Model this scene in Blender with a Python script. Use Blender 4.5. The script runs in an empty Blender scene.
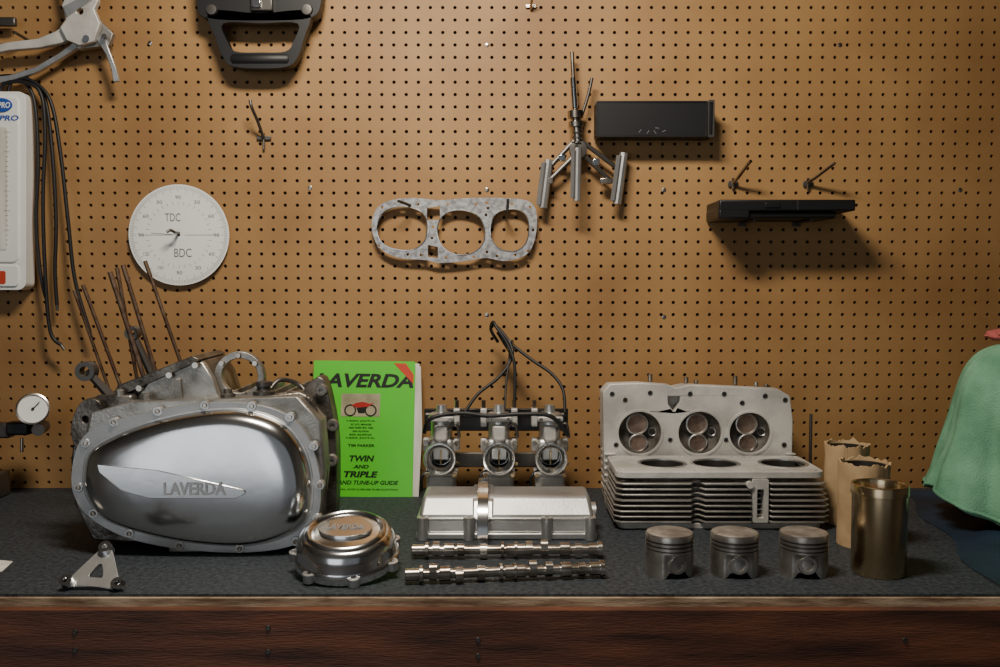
import bpy, bmesh, math, random
from mathutils import Vector, Matrix, noise
from mathutils.geometry import tessellate_polygon
random.seed(4)
F=952.0; PITCH=math.radians(2.92); CAM=Vector((0,-2.0,1.33)); BT=0.9
cp,sp=math.cos(PITCH),math.sin(PITCH)
def ray(px,py):
    u=(px-500)/F; v=(333.5-py)/F
    return Vector((u,cp+v*sp,-sp+v*cp))
def at(px,py,y):            # measured photo point -> world point on the vertical plane Y=y
    d=ray(px,py); return CAM+d*((y-CAM.y)/d.y)
def on(px,py,z=BT):         # measured photo point -> world point on a horizontal plane
    d=ray(px,py); return CAM+d*((z-CAM.z)/d.z)
def O(pts,y): 
    r=[]
    for p in pts:
        q=at(p[0],p[1],y); r.append((q.x,q.z))
    return r
def cr(pts,n=6):
    out=[];N=len(pts)
    for i in range(N):
        p0,p1,p2,p3=[Vector(pts[(i+k-1)%N]) for k in range(4)]
        for j in range(n):
            t=j/n
            q=0.5*((2*p1)+(p2-p0)*t+(2*p0-5*p1+4*p2-p3)*t*t+(3*p1-p0-3*p2+p3)*t**3)
            out.append(tuple(q))
    return out
def circ(cx,cy,r,n=32,ry=None,a0=0):
    ry=r if ry is None else ry
    return [(cx+r*math.cos(a0+2*math.pi*i/n),cy+ry*math.sin(a0+2*math.pi*i/n)) for i in range(n)]
def rrect(x0,x1,y0,y1,r,n=5):
    out=[]
    for cx,cy,a in((x1-r,y1-r,0),(x0+r,y1-r,90),(x0+r,y0+r,180),(x1-r,y0+r,270)):
        for i in range(n+1):
            t=math.radians(a+90*i/n); out.append((cx+r*math.cos(t),cy+r*math.sin(t)))
    return out
# ---------------- materials
def mk(name,col,rough=.5,metal=0,col2=None,vs=6,bump=0,bs=150,spread=(.35,.65),stretch=None,rv=0):
    m=bpy.data.materials.new(name); m.use_nodes=True; nt=m.node_tree; N=nt.nodes; L=nt.links
    b=N['Principled BSDF']; b.inputs['Roughness'].default_value=rough; b.inputs['Metallic'].default_value=metal
    tc=N.new('ShaderNodeTexCoord'); mp=N.new('ShaderNodeMapping'); L.new(tc.outputs['Object'],mp.inputs[0])
    if stretch: mp.inputs['Scale'].default_value=stretch
    if col2 is None: col2=tuple(c*.75 for c in col)
    n=N.new('ShaderNodeTexNoise'); n.inputs['Scale'].default_value=vs; n.inputs['Detail'].default_value=6
    L.new(mp.outputs[0],n.inputs['Vector'])
    r=N.new('ShaderNodeValToRGB'); r.color_ramp.elements[0].position=spread[0]; r.color_ramp.elements[1].position=spread[1]
    r.color_ramp.elements[0].color=(*col2,1); r.color_ramp.elements[1].color=(*col,1)
    L.new(n.outputs['Fac'],r.inputs[0]); L.new(r.outputs[0],b.inputs['Base Color'])
    if rv:
        mr=N.new('ShaderNodeMapRange'); mr.inputs['To Min'].default_value=rough+rv; mr.inputs['To Max'].default_value=max(.05,rough-rv)
        L.new(n.outputs['Fac'],mr.inputs[0]); L.new(mr.outputs[0],b.inputs['Roughness'])
    if bump:
        n2=N.new('ShaderNodeTexNoise'); n2.inputs['Scale'].default_value=bs; n2.inputs['Detail'].default_value=4
        L.new(mp.outputs[0],n2.inputs['Vector'])
        bp=N.new('ShaderNodeBump'); bp.inputs['Strength'].default_value=bump; bp.inputs['Distance'].default_value=.002
        L.new(n2.outputs['Fac'],bp.inputs['Height']); L.new(bp.outputs[0],b.inputs['Normal'])
    return m
M={}
M['peg']=mk('pegboard_brown',(.385,.215,.078),.58,0,(.25,.125,.040),3.5,.1,300,spread=(.28,.64))
M['dark']=mk('painted_cavity_shade',(.010,.008,.006),.8)  # near-black colour standing in for the shade inside openings
M['mat']=mk('rubber_mat',(.046,.058,.068),.64,0,(.012,.016,.021),130,1.0,330,spread=(.36,.70))
M['ply']=mk('plywood_edge',(.50,.38,.25),.7,0,(.16,.09,.045),14,.3,80,stretch=(1,1,8))
M['stain']=mk('stained_lumber',(.20,.070,.034),.5,0,(.040,.015,.010),5,.4,60,stretch=(1,4,9),spread=(.3,.7))
M['cast']=mk('cast_aluminium',(.52,.51,.48),.44,.85,(.23,.22,.20),16,.35,260,rv=.1)
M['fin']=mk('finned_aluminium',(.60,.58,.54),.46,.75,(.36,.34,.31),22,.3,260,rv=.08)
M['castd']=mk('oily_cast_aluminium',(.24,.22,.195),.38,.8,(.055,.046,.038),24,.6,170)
M['castl']=mk('clean_cast_aluminium',(.70,.68,.635),.55,.4,(.45,.435,.405),16,.3,300)
M['pol']=mk('polished_aluminium',(.86,.86,.85),.17,1,(.72,.72,.71),7,.03,60,rv=.05)
M['satin']=mk('satin_aluminium',(.72,.72,.71),.36,.9,(.48,.48,.47),14,.08,120)
M['dull']=mk('dull_cast_cover',(.54,.54,.535),.46,.85,(.38,.38,.375),10,.15,220)
M['chrome']=mk('chrome',(.8,.8,.8),.14,1)
M['steel']=mk('machined_steel',(.60,.56,.50),.25,1,(.29,.24,.19),30)
M['dsteel']=mk('dark_steel',(.13,.12,.11),.4,.8)
M['rust']=mk('rusty_stud_steel',(.17,.115,.08),.5,.7,(.08,.045,.03),60)
M['black']=mk('black_plastic',(.007,.007,.008),.42)
M['rubber']=mk('black_rubber',(.009,.009,.010),.5)
M['carbon']=mk('carbon_deposit',(.12,.11,.095),.65,.4,(.045,.037,.03),50,.3,200)
M['valve']=mk('valve_steel',(.28,.20,.16),.45,.7,(.13,.09,.07),50)
M['brass']=mk('bronzed_steel',(.72,.56,.34),.24,1,(.46,.34,.19),10,rv=.05)
M['kraft']=mk('kraft_paper',(.54,.38,.21),.75,0,(.38,.25,.125),18,.5,40)
M['white']=mk('white_plastic',(.88,.88,.86),.4,0,(.82,.82,.80))
M['paper']=mk('page_paper',(.80,.78,.72),.8,0,(.6,.57,.50),40,stretch=(1,1,.1))
M['green']=mk('green_cover',(.11,.66,.035),.3,0,(.09,.58,.03),5)
M['ink']=mk('black_ink',(.008,.010,.006),.4)
M['red']=mk('red_ink',(.65,.06,.02),.4)
M['redp']=mk('red_paint',(.45,.02,.015),.4)
M['photo']=mk('photo_print',(.50,.44,.30),.35,0,(.28,.26,.16),25)
M['blue']=mk('blue_label',(.02,.09,.42),.4)
M['gask']=mk('gasket_metal',(.52,.52,.52),.40,.6,(.26,.25,.25),110,.15,150,spread=(.36,.62))
M['towel']=mk('green_terry_cloth',(.20,.44,.28),.95,0,(.10,.27,.16),14,1.0,420)
M['pink']=mk('red_shop_rag',(.42,.10,.09),.95,0,None,12,.8,300)
M['navy']=mk('navy_cloth',(.010,.028,.055),.6,0,(.004,.012,.026),8,.4,200)
M['piston']=mk('piston_alloy',(.52,.49,.45),.34,.9,(.27,.24,.21),30,.1,100)
M['crown']=mk('piston_crown',(.46,.43,.39),.5,.7,(.24,.21,.18),40)
M['floor']=mk('concrete',(.20,.19,.18),.8)
M['plaster']=mk('plaster',(.26,.24,.21),.9)
M['ceil']=mk('ceiling_paint',(.35,.33,.30),.9)
M['grey']=mk('grey_tick',(.16,.16,.16),.6)
# ---------------- object helpers
CUR=Matrix.Identity(4); PAR=None; PINV=Matrix.Identity(4)
PG=-.0016   # wall pegs start flush with the board face
def begin(name,loc=(0,0,0)):
    """start a real-world object (Empty that parents its parts)"""
    global CUR,PAR,PINV
    e=bpy.data.objects.new(name,None); bpy.context.scene.collection.objects.link(e)
    e.empty_display_size=.02; e.location=loc
    PAR=e; PINV=Matrix.Translation(Vector(loc)).inverted(); CUR=Matrix.Identity(4)
    return e
def end():
    global CUR,PAR; PAR=None; CUR=Matrix.Identity(4)
def fin(name,bm,mat,ang=35,bevel=0,seg=2):
    me=bpy.data.meshes.new(name)
    bmesh.ops.recalc_face_normals(bm,faces=bm.faces[:])
    bm.to_mesh(me); bm.free()
    me.transform(CUR)
    for p in me.polygons: p.use_smooth=True
    me.set_sharp_from_angle(angle=math.radians(ang))
    o=bpy.data.objects.new(name,me); bpy.context.scene.collection.objects.link(o)
    me.materials.append(M[mat] if isinstance(mat,str) else mat)
    if PAR: o.parent=PAR; o.matrix_parent_inverse=PINV
    if bevel:
        b=o.modifiers.new('bevel','BEVEL'); b.width=bevel; b.segments=seg; b.limit_method='ANGLE'; b.angle_limit=math.radians(40)
    return o
ORI={'XZ':lambda a,b,c:Vector((a,c,b)),'XY':lambda a,b,c:Vector((a,b,c)),'YZ':lambda a,b,c:Vector((c,a,b))}
def plate(name,out,c0,c1,mat,holes=(),ori='XZ',bevel=0,ang=35):
    f=ORI[ori]; loops=[out]+list(holes); bm=bmesh.new(); A=[];B=[]
    for lp in loops:
        A.append([bm.verts.new(f(p[0],p[1],c0)) for p in lp]); B.append([bm.verts.new(f(p[0],p[1],c1)) for p in lp])
    fa=[v for l in A for v in l]; fb=[v for l in B for v in l]
    tris=tessellate_polygon([[Vector((p[0],p[1],0)) for p in lp] for lp in loops])
    for t in tris:
        for fl in (fa,fb):
            try: bm.faces.new([fl[i] for i in t])
            except ValueError: pass
    for a,b in zip(A,B):
        n=len(a)
        for i in range(n):
            try: bm.faces.new((a[i],a[(i+1)%n],b[(i+1)%n],b[i]))
            except ValueError: pass
    return fin(name,bm,mat,ang,bevel)
def box(name,c,s,mat,bevel=.001,rot=None):
    bm=bmesh.new(); bmesh.ops.create_cube(bm,size=1)
    m=Matrix.Translation(Vector(c))@(rot.to_4x4() if rot else Matrix.Identity(4))@Matrix.Diagonal((s[0],s[1],s[2],1))
    bmesh.ops.transform(bm,matrix=m,verts=bm.verts[:]); return fin(name,bm,mat,35,bevel)
def cyl(name,p0,p1,r0,mat,r1=None,seg=24,bevel=0):
    p0=Vector(p0);p1=Vector(p1);d=p1-p0; r1=r0 if r1 is None else r1
    bm=bmesh.new(); bmesh.ops.create_cone(bm,cap_ends=True,segments=seg,radius1=r0,radius2=r1,depth=d.length)
    m=Matrix.Translation((p0+p1)/2)@d.to_track_quat('Z','Y').to_matrix().to_4x4()
    bmesh.ops.transform(bm,matrix=m,verts=bm.verts[:]); return fin(name,bm,mat,40,bevel)
def lathe(name,prof,org,axis,mat,seg=48,sx=1):
    bm=bmesh.new(); q=Vector(axis).to_track_quat('Z','Y').to_matrix(); org=Vector(org); rings=[]
    for r,h in prof:
        rings.append([bm.verts.new(org+q@Vector((r*math.cos(2*math.pi*i/seg)*sx,r*math.sin(2*math.pi*i/seg),h))) for i in range(seg)])
    for a,b in zip(rings,rings[1:]):
        for i in range(seg): bm.faces.new((a[i],a[(i+1)%seg],b[(i+1)%seg],b[i]))
    bmesh.ops.remove_doubles(bm,verts=bm.verts[:],dist=1e-6)
    return fin(name,bm,mat,38)
def tube(name,pts,r,mat,seg=10,smooth=True,cyc=False,flat=1):
    P=[Vector(p) for p in pts]
    if smooth and len(P)>2:
        Q=[];N=len(P)
        for i in range(N if cyc else N-1):
            g=lambda k:P[k%N] if cyc else P[max(0,min(N-1,k))]
            p0,p1,p2,p3=g(i-1),g(i),g(i+1),g(i+2)
            for j in range(8):
                t=j/8; Q.append(0.5*((2*p1)+(p2-p0)*t+(2*p0-5*p1+4*p2-p3)*t*t+(3*p1-p0-3*p2+p3)*t**3))
        if not cyc: Q.append(P[-1])
        P=Q
    bm=bmesh.new(); rings=[]; n=len(P); up=None
    for i,p in enumerate(P):
        if cyc: d=(P[(i+1)%n]-P[i-1])
        else: d=P[min(n-1,i+1)]-P[max(0,i-1)]
        d.normalize()
        if up is None:
            up=d.orthogonal().normalized()
        up=(up-d*up.dot(d)).normalized(); s=d.cross(up)
        rings.append([bm.verts.new(p+(up*math.cos(2*math.pi*k/seg)+s*math.sin(2*math.pi*k/seg)*flat)*r) for k in range(seg)])
    rng=range(n) if cyc else range(n-1)
    for i in rng:
        a=rings[i];b=rings[(i+1)%n]
        for k in range(seg): bm.faces.new((a[k],a[(k+1)%seg],b[(k+1)%seg],b[k]))
    if not cyc: bm.faces.new(rings[0]); bm.faces.new(rings[-1])
    return fin(name,bm,mat,50)
def dome(name,out,ctr,levels,y0,mat,ang=30):
    bm=bmesh.new(); rings=[]
    for s,h in levels:
        rings.append([bm.verts.new((ctr[0]+(x-ctr[0])*s,y0-h,ctr[1]+(z-ctr[1])*s)) for x,z in out])
    n=len(out)
    for a,b in zip(rings,rings[1:]):
        for i in range(n): bm.faces.new((a[i],a[(i+1)%n],b[(i+1)%n],b[i]))
    c=bm.verts.new((ctr[0],y0-levels[-1][1]-.0005,ctr[1]))
    for i in range(n): bm.faces.new((rings[-1][i],rings[-1][(i+1)%n],c))
    return fin(name,bm,mat,ang)
def text(name,body,x0,x1,z0,z1,y,mat,depth=.0006,off=0,shear=0):
    """extruded lettering fitted to a rectangle in XZ, facing -Y"""
    cu=bpy.data.curves.new('t','FONT'); cu.body=body; cu.offset=off; cu.shear=shear; cu.resolution_u=3
    cu.align_x='CENTER'
    ob=bpy.data.objects.new('t',cu); bpy.context.scene.collection.objects.link(ob)
    bpy.context.view_layer.update()
    me=bpy.data.meshes.new_from_object(ob.evaluated_get(bpy.context.evaluated_depsgraph_get()))
    bpy.data.objects.remove(ob)
    xs=[v.co.x for v in me.vertices]; ys=[v.co.y for v in me.vertices]
    a,b,c,d=min(xs),max(xs),min(ys),max(ys); sx=(x1-x0)/(b-a); sz=(z1-z0)/(d-c)
    bm=bmesh.new(); bm.from_mesh(me)
    for v in bm.verts: v.co=Vector((x0+(v.co.x-a)*sx,y,z0+(v.co.y-c)*sz))
    if depth:
        g=bmesh.ops.extrude_face_region(bm,geom=bm.faces[:])
        for v in [e for e in g['geom'] if isinstance(e,bmesh.types.BMVert)]: v.co.y-=depth
    return fin(name,bm,mat,30)
# ---------------- room shell
def slab(name,x0,x1,y0,y1,z0,z1,mat):
    return box(name,((x0+x1)/2,(y0+y1)/2,(z0+z1)/2),(x1-x0,y1-y0,z1-z0),mat,0)
slab('floor',-2.4,2.4,-4.5,.1,-.1,0,'floor'); slab('ceiling',-2.4,2.4,-4.5,.1,2.7,2.8,'ceil')
slab('wall_left',-2.5,-2.4,-4.5,.1,0,2.7,'plaster'); slab('wall_right',2.4,2.5,-4.5,.1,0,2.7,'plaster')
slab('wall_back',-2.4,2.4,.0075,.1,0,2.7,'dark')  # coloured near-black so the peg holes look shaded inside
# pegboard with real drilled holes
S=.0254; HR=.0038
V=[];Fc=[]
for j in range(62):
    for i in range(124):
        cx=-1.575+S*(i+.5)-.004; cz=.62+S*(j+.5)
        b=len(V)
        for k in range(8):
            a=k*math.pi/4; V.append((cx+HR*math.cos(a),0,cz+HR*math.sin(a)))
        for k,(u,v) in enumerate(((1,0),(1,1),(0,1),(-1,1),(-1,0),(-1,-1),(0,-1),(1,-1))):
            V.append((cx+u*S/2,0,cz+v*S/2))
        for k in range(8):
            a=k*math.pi/4; V.append((cx+HR*math.cos(a),.006,cz+HR*math.sin(a)))
        for k in range(8):
            q=(k+1)%8; Fc.append((b+k,b+q,b+8+q,b+8+k)); Fc.append((b+k,b+16+k,b+16+q,b+q))
me=bpy.data.meshes.new('pegboard'); me.from_pydata(V,[],Fc); me.materials.append(M['peg'])
begin('pegboard',(0,0,1.3))
o=bpy.data.objects.new('panel',me); bpy.context.scene.collection.objects.link(o); o.parent=PAR; o.matrix_parent_inverse=PINV
for i,(px,py) in enumerate(((487,45),(487,190),(310,188),(487,315),(150,43),(664,190),(664,317),(960,190),(840,45))):
    p=at(px,py,0); lathe('screw_%d'%i,[(0,.0013),(.003,.0013),(.0045,.0008),(.005,.0)],p,(0,-1,0),'steel',16)
end()
# ---------------- workbench
begin('workbench',(0,-.35,0))
slab('top_board',-1.6,1.6,-.7,-.001,.862,.896,'ply')
slab('rubber_mat',-1.6,1.6,-.694,-.001,.896,.9,'mat')
slab('front_beam',-1.6,1.6,-.715,-.66,.70,.884,'stain')
slab('shelf_board',-1.6,1.6,-.66,-.02,.3,.34,'stain')
for i,(x,y) in enumerate(((-1.5,-.6),(1.5,-.6),(-1.5,-.08),(1.5,-.08))): slab('leg_%d'%i,x-.045,x+.045,y-.045,y+.045,0,.862,'stain')
for i,(px,py) in enumerate(((75,650),(75,632),(268,628),(268,652),(478,640),(478,656),(905,640))):
    p=at(px,py,-.7155); lathe('wood_screw_%d'%i,[(0,.0006),(.0028,.0008),(.0038,0)],p,(0,-1,0),'dsteel',14)
end()
# ---------------- ENGINE
Y=-.47
begin('motorcycle_engine_crankcase',(-.47,-.32,BT))
def taper(o,y0=-.46,y1=-.14,dx=.062,dz=.10):
    xl_,xr_=-.70,-.27
    for v in o.data.vertices:
        t=max(0,(v.co.y-y0)/(y1-y0)); v.co.x-=t*dx*max(0,(v.co.x-xl_)/(xr_-xl_)); v.co.z=BT+(v.co.z-BT)*(1-dz*t)
body=[(92,541),(74,505),(70,462),(74,425),(82,404),(112,401),(150,399),(228,402),(262,396),(300,392),(312,398),(322,420),(328,470),(326,515),(314,545),(205,548)]
ob=[(x,max(z,BT+.001)) for x,z in O(body,Y+.01)]
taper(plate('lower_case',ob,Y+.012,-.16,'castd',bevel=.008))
mid=[(86,440),(92,412),(130,402),(300,396),(322,420),(326,470),(320,520),(150,520),(90,500)]
plate('primary_case',O(mid,Y-.002),Y-.012,Y+.04,'cast',bevel=.004)
deck=[(116,404),(126,388),(194,361),(205,360),(217,378),(226,403)]
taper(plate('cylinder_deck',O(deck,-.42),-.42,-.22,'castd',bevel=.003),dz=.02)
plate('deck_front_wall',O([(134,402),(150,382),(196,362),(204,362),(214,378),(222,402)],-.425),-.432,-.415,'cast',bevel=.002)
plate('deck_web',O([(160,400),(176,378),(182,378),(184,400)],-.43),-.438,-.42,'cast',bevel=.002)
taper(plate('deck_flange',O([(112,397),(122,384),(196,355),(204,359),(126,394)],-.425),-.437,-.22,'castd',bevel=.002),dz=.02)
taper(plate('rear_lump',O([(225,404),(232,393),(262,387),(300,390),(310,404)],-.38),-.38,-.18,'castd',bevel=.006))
for i,(x,y) in enumerate(((140,388),(170,375),(196,365))):
    c=at(x,y,-.437); lathe('deck_screw_%d'%i,[(0,.006),(.005,.006),(.006,0)],c,(0,-1,0),'steel',12)
for i,(b,t,y,r) in enumerate((((122,390),(83,285),-.22,.0035),((110,392),(74,290),-.20,.003),((146,384),(110,272),-.36,.0042),((158,380),(123,265),-.28,.004),((182,366),(145,261),-.24,.0035),((138,384),(117,268),-.24,.0035))):
    p,q=at(*b,y),at(*t,y); cyl('cylinder_stud_%d'%i,p,q,r,'rust',seg=10); d=(q-p).normalized()
    cyl('stud_thread_%d'%i,q-d*.03,q,r*1.15,'rust',seg=8)
p,q=at(158,388,-.33),at(133,333,-.33)
cyl('connecting_rod_shank',p,q,.009,'dsteel',r1=.006,seg=8)
lathe('connecting_rod_eye',[(.006,-.009),(.012,-.009),(.012,.009),(.006,.009),(.006,-.009)],q,(0,-1,0),'dsteel',24)
p,q=at(116,402,-.44),at(87,371,-.44)
cyl('front_rod_shank',p,q,.010,'dsteel',r1=.006,seg=8)
lathe('front_rod_eye',[(.0085,-.01),(.016,-.01),(.016,.01),(.0085,.01),(.0085,-.01)],q,(0,-1,0),'dsteel',24)
box('front_rod_foot',at(118,400,-.44),(.06,.035,.02),'castd',.004)
for n,yy,m in (('arched_lug',-.40,'cast'),('arched_lug_rear',-.30,'castd')):
    c=at(239,377,yy); k=1.0 if yy<-.35 else 1.05
    plate(n,circ(c.x,c.z,.042*k,36,.043*k),yy,yy+.018,m,[circ(c.x+.001,c.z+.002,.031*k,36,.030*k)],bevel=.003)
for a in (40,90,140):
    c=at(239,377,-.40); q=Vector((c.x+.0365*math.cos(math.radians(a)),-.40,c.z+.0365*math.sin(math.radians(a)))); lathe('arch_stud_%d'%a,[(0,.006),(.004,.006),(.005,0)],q,(0,-1,0),'steel',12)
c=at(264,396,-.43); lathe('filler_cap',[(.018,0),(.018,.008),(.012,.01),(.011,.016),(.014,.017),(.014,.024),(0,.026)],c,(0,0,1),'dsteel',24)
c=at(228,400,-.45); lathe('plug',[(.012,0),(.012,.01),(.007,.012),(.007,.018),(0,.019)],c,(0,0,1),'castd',20)
c=at(295,400,-.43); lathe('plug_b',[(.014,0),(.014,.006),(.008,.008),(.008,.014),(0,.015)],c,(0,0,1),'cast',20)
tube('oil_line',[at(268,392,-.40),at(280,380,-.38),at(298,384,-.36),at(310,398,-.37)],.004,'dsteel')
rf=[(304,394),(314,379),(324,378),(331,400),(337,440),(337,500),(333,530),(320,540),(312,500),(316,440)]
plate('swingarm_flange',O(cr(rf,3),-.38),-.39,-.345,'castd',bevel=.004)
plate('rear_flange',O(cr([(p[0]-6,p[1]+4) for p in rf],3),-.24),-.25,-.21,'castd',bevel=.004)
for i,(x,y) in enumerate(((322,390),(332,460),(328,522),(333,425))):
    p=at(x,y,-.39); lathe('flange_boss_%d'%i,[(.0,.005),(.004,.005),(.004,.008),(.009,.008),(.011,0)],p,(0,-1,0),'cast',18)
c=O([(84,420)],-.48)[0]
plate('engine_mount_lug',O(cr([(72,430),(79,406),(92,398),(104,408),(98,440),(80,450)],4),-.47),-.475,-.44,'castd',[circ(c[0],c[1],.006,16)],bevel=.003)
for i,(x,y,r) in enumerate(((120,394,.007),(146,398,.008),(205,402,.007),(250,402,.008),(282,398,.008))):
    lathe('case_stud_%d'%i,[(r,-.01),(r,.006),(r*.6,.008),(0,.009)],at(x,y,-.45),(0,0,1),'cast',14)
for i in range(6):
    x=234+i*14; q=at(x,400,-.42); box('web_%d'%i,(q.x-.008,-.32,q.z+.004),(.004,.20,.018),'cast',.001)
# side cover: flange + dome
cov=[(76,470),(84,440),(104,424),(150,411),(205,402),(250,402),(286,412),(309,434),(321,470),(322,505),(312,531),(288,545),(240,550),(180,546),(130,535),(95,516),(79,495)]
oc=cr(O(cov,Y-.01),5); plate('cover_flange',oc,Y-.026,Y-.011,'dull',bevel=.003)
ped=cr(O([(86,471),(97,447),(148,424),(205,412),(247,412),(282,425),(303,453),(310,490),(303,520),(277,538),(236,545),(174,539),(113,522),(90,499)],Y-.03),8)
ctr=at(208,480,Y-.03)
dome('cover_wall',ped,(ctr.x,ctr.z),[(1.02,0),(1.015,.003),(1.0,.009),(.98,.015),(.955,.020),(.92,.0245),(.88,.0275),(.83,.0295),(.76,.0310),(.6,.0322),(.3,.0330)],Y-.024,'pol',60)
dome('cover_step',[(ctr.x+(x-ctr.x)*1.045,ctr.z+(z-ctr.z)*1.045) for x,z in ped],(ctr.x,ctr.z),[(1.0,0),(.985,.003),(.9,.005)],Y-.024,'satin')
# raised spear with lettering
sp_=[(98,464),(160,470),(244,489),(247,492),(243,495),(236,498),(150,498),(122,490),(100,472)]
plate('cover_spear',O(sp_,Y-.055),Y-.0592,Y-.046,'pol',bevel=.0009)
a=at(164,495,Y-.0585); b=at(226,482,Y-.0585)
text('cover_lettering','LAVERDA',a.x,b.x,a.z,b.z,Y-.0590,'dull',.0018,.03)
for i,(x,y) in enumerate(((86,443),(114,422),(158,411),(205,405),(252,406),(290,417),(314,446),(320,485),(317,518),(296,541),(240,548),(180,545),(130,533),(94,513),(79,487))):
    p=at(x,y,Y-.024); lathe('cover_boss_%d'%i,[(.0080,-.008),(.0080,.002),(.0070,.0035),(0,.0035)],p,(0,-1,0),'satin',20)
    lathe('cover_screw_%d'%i,[(.0042,.003),(.0042,.006),(.0036,.007),(.0024,.007),(.0022,.005),(0,.005)],p,(0,-1,0),'steel',14)
box('drain_lug',at(187,548,Y-.01)+Vector((0,0,.002)),(.05,.03,.01),'cast',.002)
end()
# ---------------- round cover lying on the bench
c=on(348,572); 
begin('alternator_cover',(c.x,c.y,BT))
CUR=Matrix.Translation((c.x-.001,c.y,BT+.0215))@Matrix.Rotation(math.radians(15),4,'X')
lathe('rim',[(.066,0),(.077,0),(.078,.003),(.078,.011),(.075,.014),(.074,.016),(.0735,.028),(.071,.036),(.067,.042),(.063,.045),(.061,.0455),(.059,.0485),(.0555,.050),(.052,.0485),(.050,.0455),(.045,.0465),(.0,.048)],(0,0,0),(0,0,1),'pol',80)
plate('oval_badge',circ(0,0,.040,48,.027),.0465,.0520,'pol',(),'XY',bevel=.002)
for i in range(7):
    a=i*2*math.pi/7+.5; x,y=.0765*math.cos(a),.0765*math.sin(a)
    lathe('lug_%d'%i,[(.009,0),(.009,.013),(.004,.0135),(.0035,.006),(0,.006)],(x,y,0),(0,0,1),'satin',18)
oldc=CUR.copy(); CUR=oldc@Matrix.Translation((0,0,.052))@Matrix.Rotation(math.radians(-90),4,'X')
text('lettering','LAVERDA',-.028,.028,-.006,.007,0,'dull',.0014,.03,.1)
CUR=oldc
box('prop_lug',(0,.058,-.012),(.02,.012,.030),'satin',.002)
end()
# ---------------- triangular bracket
c=on(93,590)
begin('triangular_bracket',(c.x,c.y,BT))
CUR=Matrix.Translation((c.x,c.y,BT+.009))@Matrix.Rotation(math.radians(-45),4,'X')@Matrix.Rotation(math.radians(4),4,'Y')
tri=cr([(-.040,-.006),(-.036,.006),(-.008,.055),(0,.060),(.008,.055),(.036,.006),(.040,-.006),(.0,-.004)],5)
plate('web',tri,0,.006,'satin',[cr([(-.010,.012),(0,.032),(.010,.012),(0,.010)],4)],bevel=.0015)
for i,(x,z) in enumerate(((-.037,0),(.037,0),(0,.055))):
    lathe('boss_%d'%i,[(.004,-.008),(.009,-.008),(.009,.010),(.004,.010),(.004,-.008)],(x,.002,z),(0,-1,0),'pol',20)
tube('pivot_pin',[(.037,0,0),(.046,-.008,.0)],.004,'chrome')
end()
# ---------------- book
yb=-.085; p0=at(313,498,yb); p1=at(415,498,yb); w=p1.x-p0.x+.004; h=.279; p0.x-=.009
begin('motorcycle_repair_manual',(p0.x,yb,BT))
CUR=Matrix.Translation((p0.x,yb,BT+.001))@Matrix.Rotation(math.radians(-13),4,'X')@Matrix.Rotation(math.radians(.6),4,'Y')
box('page_block',(w/2+.005,.010,h/2-.001),(w+.004,.014,h-.006),'paper',.001)
plate('loose_page',[(w*.5,.002),(w+.012,.0),(w+.016,h*.5),(w+.010,h-.01),(w*.5,h-.004)],.002,.0028,'paper')
plate('front_cover',[(0,0),(w,0),(w-.001,h*.97),(w-.004,h),(0,h)],-.0006,.0006,'green')
box('back_cover',(w/2,.018,h/2),(w,.001,h),'green',0)
box('spine',(-.0005,.009,h/2),(.001,.018,h),'green',0)
T=-.0008
text('title','LAVERDA',.004,w-.004,h*.80,h*.905,T,'ink',.0002,.035,.25)
plate('corner_flash',[(w*.78,h*.985),(w*.90,h*.985),(w-.004,h*.90),(w-.004,h*.83)],T-.0004,T,'red')
plate('cover_photo',rrect(w*.28,w*.66,h*.585,h*.755,.001,2),T-.0003,T,'photo')
for i,x in enumerate((.37,.57)): 
    plate('wheel_%d'%i,circ(w*x,h*.63,.0125,24),T-.0006,T,'ink',[circ(w*x,h*.63,.0095,24)])
plate('bike_body',[(w*.38,h*.665),(w*.42,h*.685),(w*.49,h*.695),(w*.56,h*.68),(w*.60,h*.685),(w*.55,h*.66),(w*.50,h*.655),(w*.44,h*.65)],T-.0008,T,'redp')
plate('bike_engine',[(w*.43,h*.65),(w*.52,h*.655),(w*.51,h*.61),(w*.45,h*.61)],T-.0010,T,'ink')
for i,(a,b,z) in enumerate(((.34,.62,.545),(.38,.58,.520),(.36,.60,.495),(.40,.56,.470),(.37,.59,.445),(.34,.62,.420))):
    text('model_line_%d'%i,random.choice(['750S 750SF SFC 1000','1200 JOTA','3C 3CL MIRAGE','500 ALPINA']),w*a,w*b,h*z,h*(z+.013),T,'ink',.0002,.03)
text('author','TIM PARKER',w*.36,w*.62,h*.362,h*.382,T,'ink',.0002,.03)
text('line_a','TWIN',w*.38,w*.62,h*.255,h*.300,T,'ink',.0002,.04,.2)
text('line_b','AND',w*.42,w*.57,h*.205,h*.232,T,'ink',.0002,.04,.2)
text('line_c','TRIPLE',w*.33,w*.66,h*.140,h*.185,T,'ink',.0002,.04,.2)
text('line_d','REPAIR AND TUNE-UP GUIDE',w*.08,w*.86,h*.088,h*.118,T,'ink',.0002,.03,.2)
text('line_e','A TECHNICAL AND JUBILEE PUBLICATION',w*.10,w*.86,h*.045,h*.060,T,'ink',.0002,.02)
end()
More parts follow.
